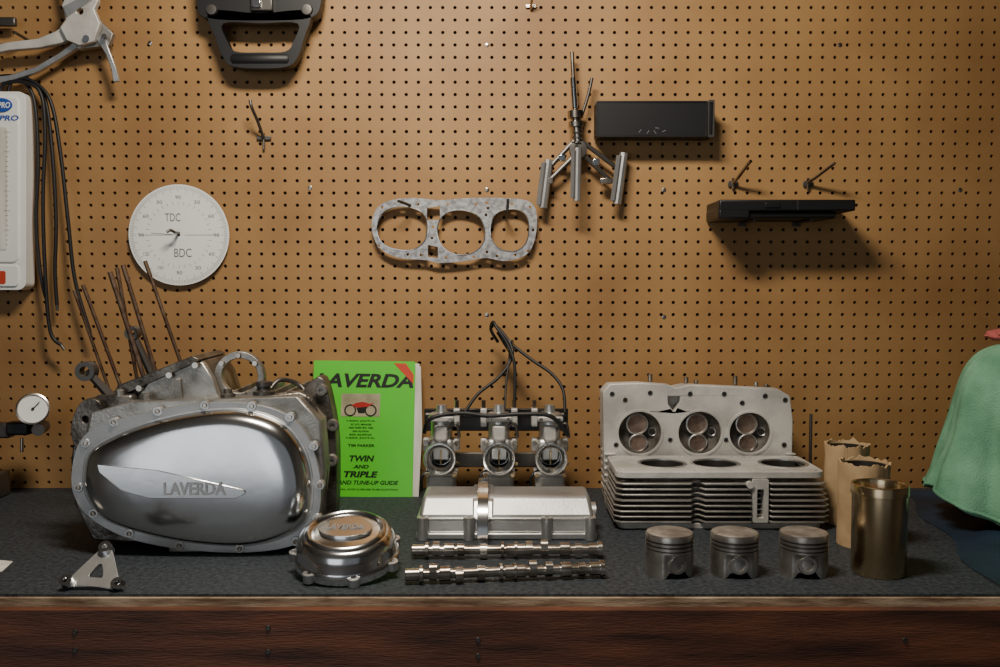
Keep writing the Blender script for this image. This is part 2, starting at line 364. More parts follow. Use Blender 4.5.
# ---------------- carburettors
begin('carburetor_bank',(0,-.15,BT))
zc=at(499,458,-.2).z
xs=[at(x,458,-.2).x for x in (440,499,551)]
for i,cx in enumerate(xs):
    n='carb%d_'%(i+1)
    lathe(n+'bellmouth',[(.0,.002),(.019,.002),(.0195,.03),(.022,.042),(.0275,.050),(.030,.050),(.031,.047),(.031,.043),(.026,.036),(.024,0)],(cx,-.165,zc),(0,-1,0),'pol',36)
    lathe(n+'bell_ring',[(.021,.036),(.0225,.040),(.0215,.041)],(cx,-.165,zc),(0,-1,0),'dsteel',36)
    lathe(n+'throat_shade',[(0,.004),(.0185,.004)],(cx,-.165,zc),(0,-1,0),'dark',24)  # flat dark disc, throat shade put into its colour
    box(n+'slide',(cx,-.174,zc+.004),(.032,.006,.026),'satin',.003)
    cyl(n+'needle',(cx,-.179,zc+.012),(cx,-.179,zc-.016),.002,'brass',seg=8)
    box(n+'body',(cx,-.14,zc),(.052,.05,.062),'satin',.009)
    lathe(n+'slide_chamber',[(.021,0),(.021,.038),(.024,.040),(.024,.052),(.020,.055),(.012,.056),(.010,.062),(.010,.070),(0,.071)],(cx,-.145,zc+.025),(0,0,1),'satin',32)
    box(n+'cap_bar',(cx,-.169,zc+.070),(.050,.006,.010),'castl',.002)
    for s in (-1,1): cyl(n+'cap_screw_%d'%s,(cx+s*.018,-.172,zc+.070),(cx+s*.018,-.175,zc+.070),.0035,'steel',seg=10)
    box(n+'chamber_front',(cx,-.168,zc+.043),(.026,.012,.030),'castl',.004)
    box(n+'float_bowl',(cx,-.15,zc-.056),(.056,.062,.040),'castl',.007)
    box(n+'bowl_flange',(cx,-.15,zc-.036),(.062,.066,.006),'castl',.0015)
    cyl(n+'drain',(cx,-.15,zc-.075),(cx,-.15,BT+.0005),.010,'brass',seg=6)
    for s in (-1,1):
        cyl(n+'bowl_screw_%d'%s,(cx+s*.026,-.184,zc-.036),(cx+s*.026,-.187,zc-.036),.004,'brass',seg=10)
        box(n+'ear_%d'%s,(cx+s*.030,-.15,zc+.018),(.012,.02,.026),'castl',.003)
        cyl(n+'ear_screw_%d'%s,(cx+s*.030,-.158,zc+.022),(cx+s*.030,-.166,zc+.022),.005,'steel',seg=10)
    cyl(n+'idle_screw',(cx+.022,-.165,zc-.012),(cx+.034,-.178,zc-.016),.004,'brass',seg=10)
    tube(n+'overflow',[(cx-.02,-.16,zc-.03),(cx-.036,-.175,zc-.04),(cx-.038,-.17,zc-.07)],.003,'rubber')
    tube(n+'lever',[(cx+.012,-.17,zc+.05),(cx+.030,-.175,zc+.062),(cx+.036,-.172,zc+.035)],.003,'dsteel')
x0,x1=xs[0]-.032,xs[2]+.034
cyl('throttle_shaft',(x0,-.13,zc+.073),(x1,-.13,zc+.073),.005,'dsteel')
box('mount_rail',((x0+x1)/2,-.105,zc+.06),(x1-x0+.01,.006,.045),'black',.002)
box('mount_rail_lower',((x0+x1)/2,-.11,zc-.02),(x1-x0,.006,.03),'dsteel',.002)
tube('fuel_hose',[(x0,-.175,zc+.045),(x0+.015,-.19,zc+.075),(xs[0]+.04,-.18,zc+.083),(xs[1]-.02,-.18,zc+.078),(xs[1]+.04,-.185,zc+.082),(xs[2],-.185,zc+.078),(x1,-.18,zc+.04)],.0042,'rubber')
for i,x in enumerate((xs[0]+.03,xs[1]-.03,xs[1]+.03,xs[2]-.03)):
    box('bracket_%d'%i,(x,-.15,zc+.072),(.012,.03,.035),'castl',.002)
    cyl('adjuster_%d'%i,(x,-.15,zc+.085),(x,-.15,zc+.105),.004,'steel',seg=8)
def PP(l,y0,y1): 
    n=len(l); return [at(p[0],p[1],y0+(y1-y0)*i/(n-1)) for i,p in enumerate(l)]
tube('cable_a',PP([(465,412),(478,394),(498,378),(510,362),(512,348),(502,332),(492,323)],-.14,-.05),.0032,'rubber')
tube('cable_b',PP([(514,412),(515,385),(514,362),(508,345),(497,328),(493,322),(491,330),(498,342)],-.14,-.06),.0032,'rubber')
tube('cable_c',PP([(565,412),(563,390),(552,374),(532,360),(514,346),(500,332)],-.14,-.05),.0032,'rubber')
tube('cable_d',PP([(505,410),(506,385),(509,360),(510,345)],-.14,-.07),.0022,'rubber')
tube('cable_junction',PP([(499,331),(512,352)],-.06,-.06),.007,'rubber',smooth=False)
cyl('junction_ferrule',at(510,340,-.07),at(511,350,-.07),.0075,'steel',seg=12)
end()
# ---------------- camshaft / valve cover
xa=at(416,540,-.41).x; xb=at(597,540,-.41).x; DY=.010
def frustum(name,x0,x1,y0,y1,z0,z1,ix,iy,mat,bevel=.004):
    bm=bmesh.new()
    a=[bm.verts.new(p) for p in ((x0,y0,z0),(x1,y0,z0),(x1,y1,z0),(x0,y1,z0))]
    b=[bm.verts.new(p) for p in ((x0+ix,y0+iy,z1),(x1-ix,y0+iy,z1),(x1-ix,y1-iy,z1),(x0+ix,y1-iy,z1))]
    bm.faces.new(a); bm.faces.new(b)
    for i in range(4): bm.faces.new((a[i],a[(i+1)%4],b[(i+1)%4],b[i]))
    return fin(name,bm,mat,35,bevel,3)
begin('camshaft_cover',((xa+xb)/2,-.34,BT))
CUR=Matrix.Translation((0,DY,0))
frustum('flange',xa,xb,-.425,-.275,BT+.0005,BT+.012,0,0,'satin',.003)
frustum('side_wall',xa+.004,xb-.004,-.420,-.280,BT+.012,BT+.034,.001,.002,'satin',.003)
frustum('ledge',xa+.001,xb-.001,-.423,-.277,BT+.032,BT+.038,0,0,'satin',.002)
frustum('crown',xa+.004,xb-.004,-.418,-.282,BT+.036,BT+.069,.006,.030,'dull',.007)
for i,x in enumerate((xa+.012,xa+.09,xb-.085,xb-.012)):
    for j,y in enumerate((-.423,-.277)):
        lathe('bolt_lug_%d%d'%(i,j),[(.010,.0),(.010,.038),(.004,.039),(.0035,.032),(0,.032)],(x,y,BT+.001),(0,0,1),'satin',18)
xm=at(483,500,-.40).x
outer=[(-.265,.0),(-.265,.05),(-.285,.074),(-.33,.086),(-.38,.084),(-.425,.066),(-.450,.037),(-.458,.0)]
inner=[(-.446,.0),(-.440,.034),(-.418,.056),(-.38,.070),(-.33,.072),(-.292,.063),(-.277,.045),(-.277,.0)]
plate('centre_arch',[(a,b+BT+.001) for a,b in cr(outer+inner,3)],xm-.009,xm+.009,'pol',ori='YZ',bevel=.003)
plate('centre_arch_base',[(a,b+BT+.001) for a,b in ((-.424,.03),(-.40,.062),(-.33,.074),(-.29,.062),(-.28,.03))],xm-.018,xm+.018,'satin',ori='YZ',bevel=.003)
lathe('end_boss',[(.018,0),(.018,.008),(.010,.010),(0,.010)],(xb-.004,-.35,BT+.03),(1,0,0),'satin',24)
end()
# ---------------- camshafts
def cam(pxa,pya,pxb,pyb,lobes,ang0):
    a=on(pxa,pya);b=on(pxb,pyb); c=(a+b)/2; L=(b-a).length; ang=math.atan2(b.y-a.y,b.x-a.x)
    begin('camshaft',(c.x,c.y,BT))
    globals()['CUR']=Matrix.Translation((c.x,c.y+.013,BT+.0135))@Matrix.Rotation(ang,4,'Z')
    cyl('shaft',(-L/2,0,0),(L/2,0,0),.0068,'steel',bevel=.001)
    for i,(t,wd,r) in enumerate(((.0,.022,.0090),(.07,.006,.0125),(.17,.016,.0108),(.50,.03,.0090),(.47,.005,.0125),(.54,.005,.0125),(.78,.016,.0108),(.93,.02,.0095),(.98,.008,.0118))):
        x=-L/2+t*L; cyl('journal_%d'%i,(x,0,0),(x+wd,0,0),r,'steel',bevel=.0008)
    for i,t in enumerate(lobes):
        x=-L/2+t*L; a=ang0+i*math.radians(120 if i%2 else 100)
        egg=[]
        for k in range(36):
            th=2*math.pi*k/36; dd=math.cos(th-a); r=.0092+(.0062*max(0,dd)**2.2)
            rr=min(r,.0134/max(1e-3,-math.sin(th))) if math.sin(th)<0 else r
            egg.append((rr*math.cos(th),rr*math.sin(th)))
        plate('lobe_%d'%i,egg,x,x+.011,'steel',ori='YZ',bevel=.0006)
    end()
cam(411,561,602,560,(.11,.24,.36,.60,.68,.86),.6)
cam(404,587,604,580,(.12,.25,.36,.62,.70,.87),1.6)
# ---------------- cylinder head (stands against the wall)
yh=-.165
begin('cylinder_head',(.4,-.12,BT))
hout=[(603,392),(610,384),(640,383),(668,385),(676,388),(690,385),(735,387),(778,389),(790,396),(793,420),(792,470),(793,506),(606,506),(604,460)]
ho=O(hout,yh); ho=[(x,max(z,BT+.001)) for x,z in ho]
ch=[at(640,433,yh),at(700,433,yh),at(750,433,yh)]
holes=[circ(ch[0].x,ch[0].z,.043,36),circ(ch[1].x,ch[1].z,.043,36),circ(ch[2].x,ch[2].z,.041,36)]
slot=O([(668,396),(680,396),(680,402),(674,412),(668,404)],yh)
plate('gasket_face',ho,yh,yh+.03,'castl',holes+[slot],bevel=.0015)
plate('head_body',[(x*.985+.006,z if z<BT+.01 else z-.006) for x,z in ho],yh+.03,-.07,'castl',bevel=.004)
for i,c in enumerate(ch):
    R=.043 if i<2 else .041
    lathe('chamber_%d'%i,[(R,0),(R*.96,-.004),(R*.8,-.014),(R*.5,-.022),(0,-.026)],(c.x,yh+.001,c.z),(0,-1,0),'carbon',36)
    lathe('seat_ring_%d'%i,[(R+.0035,0),(R+.003,.0012),(R-.001,.0012),(R-.002,-.003)],(c.x,yh,c.z),(0,-1,0),'castl',40)
    for k,(dx,dz,r) in enumerate(((-.004,.016,.0195),(-.002,-.021,.0165))):
        lathe('valve_seat_%d%d'%(i,k),[(r+.002,-.022),(r+.002,-.004),(r,-.003),(r*.9,-.007)],(c.x+dx,yh+.006,c.z+dz),(0,-1,0),'satin',28)
        lathe('valve_%d%d'%(i,k),[(r*.93,-.010),(r*.9,-.007),(r*.5,-.008),(0,-.0085)],(c.x+dx,yh+.006,c.z+dz),(0,-1,0),'valve',28)
    lathe('spark_plug_hole_%d'%i,[(.009,-.012),(.008,-.008),(.006,-.010),(.006,-.02)],(c.x+.026,yh+.006,c.z),(0,-1,0),'satin',20)
    lathe('plug_bore_shade_%d'%i,[(0,-.010),(.006,-.010)],(c.x+.026,yh+.005,c.z),(0,-1,0),'dark',16)  # dark disc painting the shade down the plug hole
for i,(x,y) in enumerate(((612,394),(650,393),(690,394),(724,394),(765,396),(785,400),(616,445),(670,440),(726,440),(784,445),(785,470),(612,470),(625,400),(742,403))):
    p=at(x,y,yh); lathe('bolt_hole_%d'%i,[(.0055,.0008),(.0045,.001),(.0042,-.001)],p,(0,-1,0),'satin',16); lathe('bolt_bore_shade_%d'%i,[(0,.0006),(.0042,.0006)],p,(0,-1,0),'dark',14)  # bores are dark discs on the face, hole shade as colour
for i,(x,top) in enumerate(((650,374),(686,377),(696,380),(735,376),(756,382),(766,384))):
    q=at(x,390,-.12); t=at(x,top,-.12); cyl('rocker_stud_%d'%i,(q.x,-.12,q.z-.01),(q.x,-.12,t.z),.0045,'steel',seg=10)
    cyl('stud_nut_%d'%i,(q.x,-.12,q.z-.004),(q.x,-.12,q.z+.008),.008,'brass' if i%3==0 else 'steel',seg=6)
for i in range(6):
    p=at(612,454+i*7,yh); box('edge_fin_%d'%i,(p.x-.004,yh+.03,p.z),(.022,.07,.003),'castl',.0008)
    p=at(789,454+i*7,yh); box('edge_fin_r%d'%i,(p.x+.003,yh+.03,p.z),(.018,.07,.003),'castl',.0008)
end()
# ---------------- cylinder block
yf,ybk=-.352,-.185; xl=at(616,530,yf).x; xr=at(828,530,yf).x
begin('cylinder_block',((xl+xr)/2,(yf+ybk)/2,BT))
ym=(yf+ybk)/2
zt=BT+.103
bx=[at(662,463,ym).x,0,at(783,463,ym).x]
bx[1]=bx[0]+.0975
def fin_outline(gx=0,gy=0):
    X0,X1=xl-gx,xr+gx; Y0,Y1=yf-gy,ybk+gy
    n1=(bx[0]+bx[1])/2; n2=bx[1]+.050; n3=bx[2]-.050
    return [(X0+.012,Y0),(n1-.012,Y0),(n1-.003,Y0+.018),(n1+.003,Y0+.018),(n1+.012,Y0),(n2-.005,Y0),(n2,Y0+.018),(n3,Y0+.018),(n3+.005,Y0),(X1-.012,Y0),(X1,Y0+.012),(X1,Y1-.012),(X1-.012,Y1),(n3+.004,Y1),(n3,Y1-.010),(n2,Y1-.010),(n2-.004,Y1),(n1+.006,Y1),(n1,Y1-.008),(n1-.006,Y1),(X0+.012,Y1),(X0,Y1-.012),(X0,Y0+.012)]
bore=[circ(x,ym,.0395,40) for x in bx]
tun=rrect(bx[1]+.055,bx[2]-.055,ym-.03,ym+.03,.004) if bx[2]-bx[1]>.125 else None
hs=bore+([tun] if tun else [])
nf=8; zb=BT+.014; pitch=(zt-.013-zb)/nf
for i in range(nf):
    z=zb+i*pitch; g=(.003,.004,.0045,.004,.003,.001,0,0)[i]
    plate('cooling_fin_%d'%i,fin_outline(g,g),z,z+.0030,'fin',hs,'XY',bevel=.0009)
core=rrect(xl+.024,xr-.024,yf+.030,ybk-.018,.02)
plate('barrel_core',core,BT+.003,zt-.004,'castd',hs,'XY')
top=rrect(xl+.001,xr-.004,yf+.004,ybk-.002,.018)
small=[]
for x in (xl+.012,(bx[0]+bx[1])/2,bx[1]+.050,bx[2]-.050,xr-.014):
    for y in (yf+.018,ybk-.016): small.append(circ(x,y,.0048,14))
plate('top_deck',top,zt-.011,zt,'castl',hs+small,'XY',bevel=.0012)
plate('base_flange',rrect(xl+.006,xr-.006,yf+.012,ybk-.01,.015),BT+.0005,BT+.010,'castl',hs,'XY',bevel=.0015)
for i,x in enumerate(bx):
    lathe('liner_%d'%i,[(.0395,-.0005),(.0455,-.0005),(.0455,.0012),(.0435,.0016),(.0395,.001),(.0385,-.01),(.0385,-.095)],(x,ym,zt),(0,0,1),'satin',44)
    lathe('bore_wall_%d'%i,[(.0384,-.001),(.0384,-.099)],(x,ym,zt),(0,0,1),'dsteel',44)
xt=(bx[1]+.052+bx[2]-.052)/2
plate('chain_tunnel_front',rrect(xt-.015,xt+.013,BT+.014,zt-.012,.003),yf+.000,yf+.03,'castl',[rrect(xt-.007,xt+.005,BT+.022,zt-.03,.002)],bevel=.002)
box('chain_tunnel_shade',(xt,yf+.028,BT+.05),(.03,.004,.07),'dark',0)  # solid dark box painting the shade inside the tunnel
cyl('tensioner_boss',(xt-.02,yf-.004,zt-.022),(xt-.02,yf+.01,zt-.022),.006,'castl')
end()
# ---------------- pistons
def piston(px,tw):
    R=.0355; H=.063; c=on(px,580.5); k=(c.y+R+2)/(c.y+2); c.x*=k
    begin('piston',(c.x,c.y+R,BT)); globals()['CUR']=Matrix.Translation((c.x,c.y+R,BT))@Matrix.Rotation(math.radians(tw),4,'Z')
    bm=bmesh.new(); seg=96; zs=[0,.03,.08,.15,.25,.35,.45,.52,.58,.60]
    ringland=[(.60,1),(.62,1),(.622,.955),(.655,.955),(.657,1),(.71,1),(.712,.95),(.755,.95),(.757,1),(.805,1),(.807,.95),(.85,.95),(.852,1),(.97,.995),(1.0,.965)]
    rows=[]
    for k in range(len(zs)+len(ringland)):
        row=[]
        for i in range(seg):
            th=2*math.pi*i/seg; s=abs(math.sin(th)); f=max(0,min(1,(s-.80)/.12))
            if k<len(zs):
                zz=zs[k]; g=f*max(0,min(1,(.56-zz)/.06)); r=R*(1-.12*g)
                z0=.16*f*f*(1-max(0,(s-.93))*2.0)
                z=H*(z0+(1-z0/.60)*zz)
            else:
                zz,rr=ringland[k-len(zs)]; r=R*rr; z=H*zz
            row.append(bm.verts.new((r*math.cos(th),r*math.sin(th),z)))
        rows.append(row)
    for a,b in zip(rows,rows[1:]):
        for i in range(seg): bm.faces.new((a[i],a[(i+1)%seg],b[(i+1)%seg],b[i]))
    bm.faces.new(rows[-1])
    fin('skirt_and_lands',bm,'piston',30)
    lathe('crown_dome',[(.0340,0),(.032,.0012),(.026,.0022),(.0,.003)],(0,0,H-.0004),(0,0,1),'crown',48)
    for k,z in enumerate((.638,.733,.828)): lathe('ring_%d'%k,[(R*.955,-.0010),(R*.975,-.0010),(R*.975,.0010),(R*.955,.0010)],(0,0,H*z),(0,0,1),'dsteel',64)
    for s in (-1,1):
        lathe('pin_boss_%d'%s,[(.0088,-.02),(.0088,.002),(.013,.002),(.0145,0),(.015,-.006)],(0,s*R*.87,H*.33),(0,s,0),'piston',28)
        lathe('pin_bore_shade_%d'%s,[(0,-.012),(.0088,-.012)],(0,s*R*.87,H*.33),(0,s,0),'dark',24)  # dark disc closes the boss, its colour stands for shade in the bore
    lathe('pin_hole_wall',[(R*.82,.0),(R*.82,H*.5)],(0,0,H*.12),(0,0,1),'dsteel',48)
    end()
piston(669,14); piston(734,0); piston(803,-6)
# ---------------- bronzed sleeve
c=on(878,581); k=(c.y+.041+2)/(c.y+2); c.x*=k; c.y+=.041
begin('cylinder_sleeve',(c.x,c.y,BT))
lathe('liner_tube',[(.036,0),(.0385,0),(.0392,.002),(.0392,.118),(.0412,.119),(.0412,.132),(.0402,.134),(.0375,.134),(.036,.130),(.036,0)],(c.x,c.y,BT+.0005),(0,0,1),'brass',64)
end()
# paper wrapped tubes
def ptube(cx,cy,r,h,seed):
    begin('kraft_paper_tube',(cx,cy,BT)); bm=bmesh.new(); seg=72; rows=[]
    prof=[(0,1),(.1,1),(.3,1),(.5,1),(.7,1),(.85,1.0),(.95,1.01),(1,1.0),(1.0,.93),(.93,.90),(.5,.9),(.02,.9)]
    for k,(t,s) in enumerate(prof):
        row=[]
        for i in range(seg):
            th=2*math.pi*i/seg; nz=noise.noise(Vector((math.cos(th)*2+seed,math.sin(th)*2,t*4)))
            n2=noise.noise(Vector((math.cos(th)*6+seed,math.sin(th)*6,t*2)))
            fl=1+.05*nz*(.3+t)+.02*n2*t
            z=h*t+(.006*n2+.004*nz if t>.9 else 0)
            row.append(bm.verts.new((cx+r*s*fl*math.cos(th),cy+r*s*fl*math.sin(th),BT+.0005+z)))
        rows.append(row)
    for a,b in zip(rows,rows[1:]):
        for i in range(seg): bm.faces.new((a[i],a[(i+1)%seg],b[(i+1)%seg],b[i]))
    fin('paper_wrap',bm,'kraft',50)
    a=-2.0; px_,py_=cx+r*math.cos(a)*1.012,cy+r*math.sin(a)*1.012
    tube('wrap_seam',[(px_,py_,BT+.004),(px_+.002,py_,BT+h*.5),(px_+.004,py_,BT+h-.004)],.0012,'kraft')
    lathe('inner_liner',[(r*.80,h*.1),(r*.80,h*.97),(r*.86,h*.97),(r*.86,h*.1)],(cx,cy,BT),(0,0,1),'dsteel',40)
    end()
q=at(864,500,-.44); ptube(q.x,-.438,.0415,.138,1.3)
q=at(843,480,-.29); ptube(q.x+.006,-.290,.0385,.143,5.1)
t=at(811,414,-.13); x=t.x
begin('long_stud',(x,-.13,BT))
cyl('rod',(x,-.13,BT+.0005),(x,-.13,t.z),.003,'dsteel',seg=10); cyl('nut',(x,-.13,BT+.0005),(x,-.13,BT+.01),.009,'steel',seg=6); end()
# ---------------- towel over a can, navy cloth beneath
TX,TY=.903,-.33
begin('green_towel',(TX,TY,BT))
bm=bmesh.new(); seg=140; rows=[]
prof=[(.0,.326),(.02,.327),(.045,.318),(.064,.303),(.080,.278),(.090,.25),(.099,.215),(.108,.18),(.118,.14),(.127,.11),(.134,.085),(.137,.070),(.134,.068)]
for k,(r,z) in enumerate(prof):
    t=k/(len(prof)-1); row=[]
    for i in range(seg):
        th=2*math.pi*i/seg
        f=1+t*(.07*math.sin(5*th+2.4+t)+.07*math.sin(8*th+.2-t*2)+.03*math.sin(17*th))
        nz=noise.noise(Vector((math.cos(th)*1.6,math.sin(th)*1.6,z*9)))*.022*t+noise.noise(Vector((math.cos(th)*4,math.sin(th)*4,z*22)))*.009*t
        front=max(0,-math.sin(th)); zz=z-t*t*.030*front+t*t*.012*math.sin(4*th+1)
        row.append(bm.verts.new((TX+(r*f+nz)*math.cos(th),TY+(r*f+nz)*math.sin(th),BT+zz)))
    rows.append(row)
for a,b in zip(rows,rows[1:]):
    for i in range(seg): bm.faces.new((a[i],a[(i+1)%seg],b[(i+1)%seg],b[i]))
bmesh.ops.remove_doubles(bm,verts=bm.verts[:],dist=1e-6)
hem=[Vector(v.co) for v in rows[-2][::3]]
o=fin('draped_cloth',bm,'towel',80); s=o.modifiers.new('sub','SUBSURF'); s.levels=1; s.render_levels=2
tube('hem',hem,.0032,'towel',cyc=True)
cyl('support_can',(TX,TY,BT+.018),(TX,TY,BT+.30),.052,'dsteel')
end()
begin('red_shop_rag',(.90,-.31,BT+.33))
bm=bmesh.new(); bmesh.ops.create_icosphere(bm,subdivisions=4,radius=1)
for v in bm.verts:
    n=noise.noise(v.co*2.2)*.25+noise.noise(v.co*5)*.1
    v.co=Vector((v.co.x*.034,v.co.y*.03,v.co.z*.012))*(1+n)+Vector((.902,-.31,BT+.341))
fin('crumpled_cloth',bm,'pink',80); end()
begin('navy_cloth',(.95,-.35,BT))
bm=bmesh.new(); nx,ny=60,70; g=[]
for j in range(ny+1):
    t=j/ny; yy=-.03-.65*t; xl0=.835-.135*t+.010*math.sin(t*14)
    row=[]
    for i in range(nx+1):
        s=i/nx; xx=xl0+(1.45-xl0)*s; e=min(1,s*9)*min(1,(1-s)*20+.1)*min(1,t*15+.1)*min(1,(1-t)*12+.1)
        rr=math.hypot(xx-TX,yy-TY); q=1-math.exp(-(rr/.09)**4)
        z=BT+.0015+e*(.004+q*(.016*(.5+noise.noise(Vector((xx*9,yy*6,0))))+.004*math.sin(xx*60+yy*25)))
        row.append(bm.verts.new((xx,yy,z)))
    g.append(row)
for j in range(ny):
    for i in range(nx): bm.faces.new((g[j][i],g[j][i+1],g[j+1][i+1],g[j+1][i]))
fin('folded_sheet',bm,'navy',80); end()
begin('paper_scrap',(-.7,-.6,BT)); p=[on(-25,573),on(2,572),on(13,562),on(-20,559)]
plate('scrap',[(a.x,a.y) for a in p],BT+.0005,BT+.0012,'paper',ori='XY'); end()
# ---------------- dial indicator stand (left edge)
begin('dial_indicator_stand',(-.93,-.09,BT))
a=at(-22,500,-.08)
box('magnetic_base',(a.x+.015,-.09,BT+.026),(.085,.06,.05),'dsteel',.003)
cyl('post',(a.x,-.09,BT+.05),(a.x,-.09,at(0,415,-.09).z),.006,'steel',seg=14)
tube('arm',[(a.x,-.09,at(0,424,-.09).z),at(15,426,-.10),at(38,432,-.11)],.006,'dsteel',smooth=False)
box('clamp',at(20,428,-.11),(.045,.028,.026),'black',.004); box('clamp_b',at(5,430,-.10),(.03,.03,.03),'dsteel',.004)
cyl('knob',at(38,430,-.13),at(44,426,-.09),.012,'dsteel',seg=18); cyl('stem',at(22,438,-.11),at(22,452,-.11),.0035,'steel',seg=10)
p=at(33,409,-.13); ax=(.35,-1,.25)
lathe('dial_case',[(0,-.02),(.024,-.02),(.029,-.012),(.031,0),(.031,.004),(.028,.005),(.027,.002)],p,ax,'steel',36)
lathe('dial_face',[(0,.0015),(.0275,.0015)],p,ax,'white',36)
axn=Vector(ax).normalized(); n0=p+axn*.003
cyl('needle',n0,n0+Vector((.012,.004,.014)),.0008,'ink',seg=6); cyl('hub',p,n0+axn*.001,.003,'ink',seg=10)
end()
# ---------------- WALL ITEMS
def hook(px,py,tipx,tipy,name='peg_hook',out=.07):
    p=at(px,py,-.004); t=at(tipx,tipy,-out)
    begin(name,p)
    box('foot_plate',(p.x,-.0038,p.z-.004),(.020,.004,.012),'dsteel',.001)
    cyl('peg',(p.x,PG,p.z+.006),(p.x,-.007,p.z+.006),.0025,'dsteel',seg=10)
    tube('wire',[(p.x,-.005,p.z-.014),(p.x,-.010,p.z-.002),(p.x+(t.x-p.x)*.3,-out*.4,p.z+.008),(t.x-(t.x-p.x)*.2,-out*.85,t.z-.006),t],.0034,'steel')
    end()
hook(733,182,751,161); hook(808,182,835,163)
p=at(264,138,-.004); begin('peg_hook',p)
box('foot_plate',(p.x,-.0038,p.z),(.030,.004,.008),'dsteel',.001); cyl('peg_a',(p.x,-.006,p.z+.01),(p.x,-.006,p.z-.024),.0025,'steel')
tube('wire',[(p.x,-.006,p.z-.002),at(258,122,-.03),at(252,108,-.05),at(250,100,-.05)],.0032,'dsteel'); end()
p=at(531,6,-.004); begin('peg_hook',p); box('foot_plate',(p.x,-.0038,p.z),(.022,.004,.008),'steel',.001); tube('wire',[(p.x,-.005,p.z-.006),(p.x,-.02,p.z),(p.x+.004,-.04,p.z+.015)],.0028,'steel'); end()
# degree wheel
c=at(179,235,-.012); R=.1045
begin('degree_wheel',c)
lathe('disc',[(.003,-.001),(.003,.001),(R,.001),(R,-.001),(.003,-.001)],c,(0,-1,0),'white',96)
bm=bmesh.new()
def bar(a,r0,r1,w,y):
    d=Vector((math.cos(a),0,math.sin(a)));s=Vector((-d.z,0,d.x))*w/2; vs=[bm.verts.new(Vector((c.x,y,c.z))+v) for v in (d*r0-s,d*r1-s,d*r1+s,d*r0+s)]; bm.faces.new(vs)
y_=c.y-.0014
for k in range(180):
    a=math.radians(k*2); bar(a,R*(.90 if k%5 else .84),R*.97,.0006,y_)
for k in range(36): bar(math.radians(k*10),R*.60,R*.66,.0007,y_)
bar(0,R*.12,R*.80,.001,y_); bar(math.pi,R*.12,R*.80,.001,y_)
bar(math.radians(176),R*.06,R*.55,.001,y_)
fin('tick_marks',bm,'grey',30)
text('tdc','TDC',c.x-.028,c.x+.004,c.z+.028,c.z+.045,y_,'grey',.0001,0)
text('bdc','BDC',c.x-.010,c.x+.026,c.z-.046,c.z-.028,y_,'grey',.0001,0)
for k in range(12):
    a=math.radians(k*30); x=c.x+R*.75*math.cos(a); z=c.z+R*.75*math.sin(a)
    text('num_%d'%k,str(abs(90-k*30)%180 or 90),x-.006,x+.006,z-.0035,z+.0035,y_,'grey',.0001,0)
cyl('hanging_peg',(c.x,PG,c.z+.004),(c.x,-.04,c.z+.004),.003,'dsteel',seg=12)
tube('peg_end',[(c.x,-.036,c.z+.004),(c.x-.006,-.045,c.z+.008),(c.x-.012,-.05,c.z+.004)],.003,'dsteel')
end()
# head gasket
yg=-.02
begin('head_gasket',at(455,230,yg))
go=[(372,222),(378,207),(392,200),(415,198),(440,200),(470,198),(500,198),(525,200),(535,208),(537,225),(533,245),(524,256),(505,261),(486,258),(465,261),(440,263),(425,260),(400,258),(382,250),(374,238)]
gh=[cr([(377,230),(382,214),(396,207),(412,208),(425,216),(427,230),(424,242),(412,250),(394,249),(382,243)],4),
    cr([(437,232),(441,218),(452,211),(466,211),(479,217),(485,231),(482,245),(470,254),(454,254),(442,246)],4),
    cr([(490,230),(494,216),(504,210),(518,210),(527,217),(529,230),(526,243),(516,251),(502,250),(493,242)],4),
    [(427,208),(440,206),(440,220),(427,220)],[(428,245),(438,247),(438,258),(428,257)]]
for (x,y) in ((382,207.5),(402,202.5),(418,204),(448,204.5),(476,204.5),(488,208),(530,207),(379,246),(408,254.5),(421,255),(446,257.5),(474,257),(487,252),(528,251),(433,227),(432,238),(487,203),(512,204),(497,256),(515,255),(486,215),(533,230)):
    gh.append(circ(x,y,1.5,8))
g2=[O(g,yg) for g in gh]
plate('gasket_sheet',O(cr(go,5),yg),yg-.001,yg+.0005,'gask',g2)
for i,g in enumerate(gh[:3]):
    tube('fire_ring_%d'%i,[Vector((a,yg-.001,b)) for a,b in O(g,yg)],.0013,'chrome',seg=6,cyc=True,smooth=False)
for i,(x,y) in enumerate(((391,204.5),(462,207),(460,257.5),(500,205.5),(433,223),(486.5,228),(486.5,240),(396,253.5),(520,253),(375,230))):
    p=at(x,y,yg); text('print_%d'%i,'GASKET' if i%2 else 'SC-7',p.x-.007,p.x+.007,p.z-.0025,p.z+.0025,yg-.0012,'grey',.0001)
for i,(x,y,tx,ty) in enumerate(((411,204,398,201),(506,213,508,199))):
    p=at(x,y,0); t=at(tx,ty,-.06); tube('hanger_%d'%i,[(p.x,PG,p.z),(p.x,-.02,p.z-.004),(p.x+(t.x-p.x)*.6,-.05,p.z-.001),t],.003,'dsteel')
end()
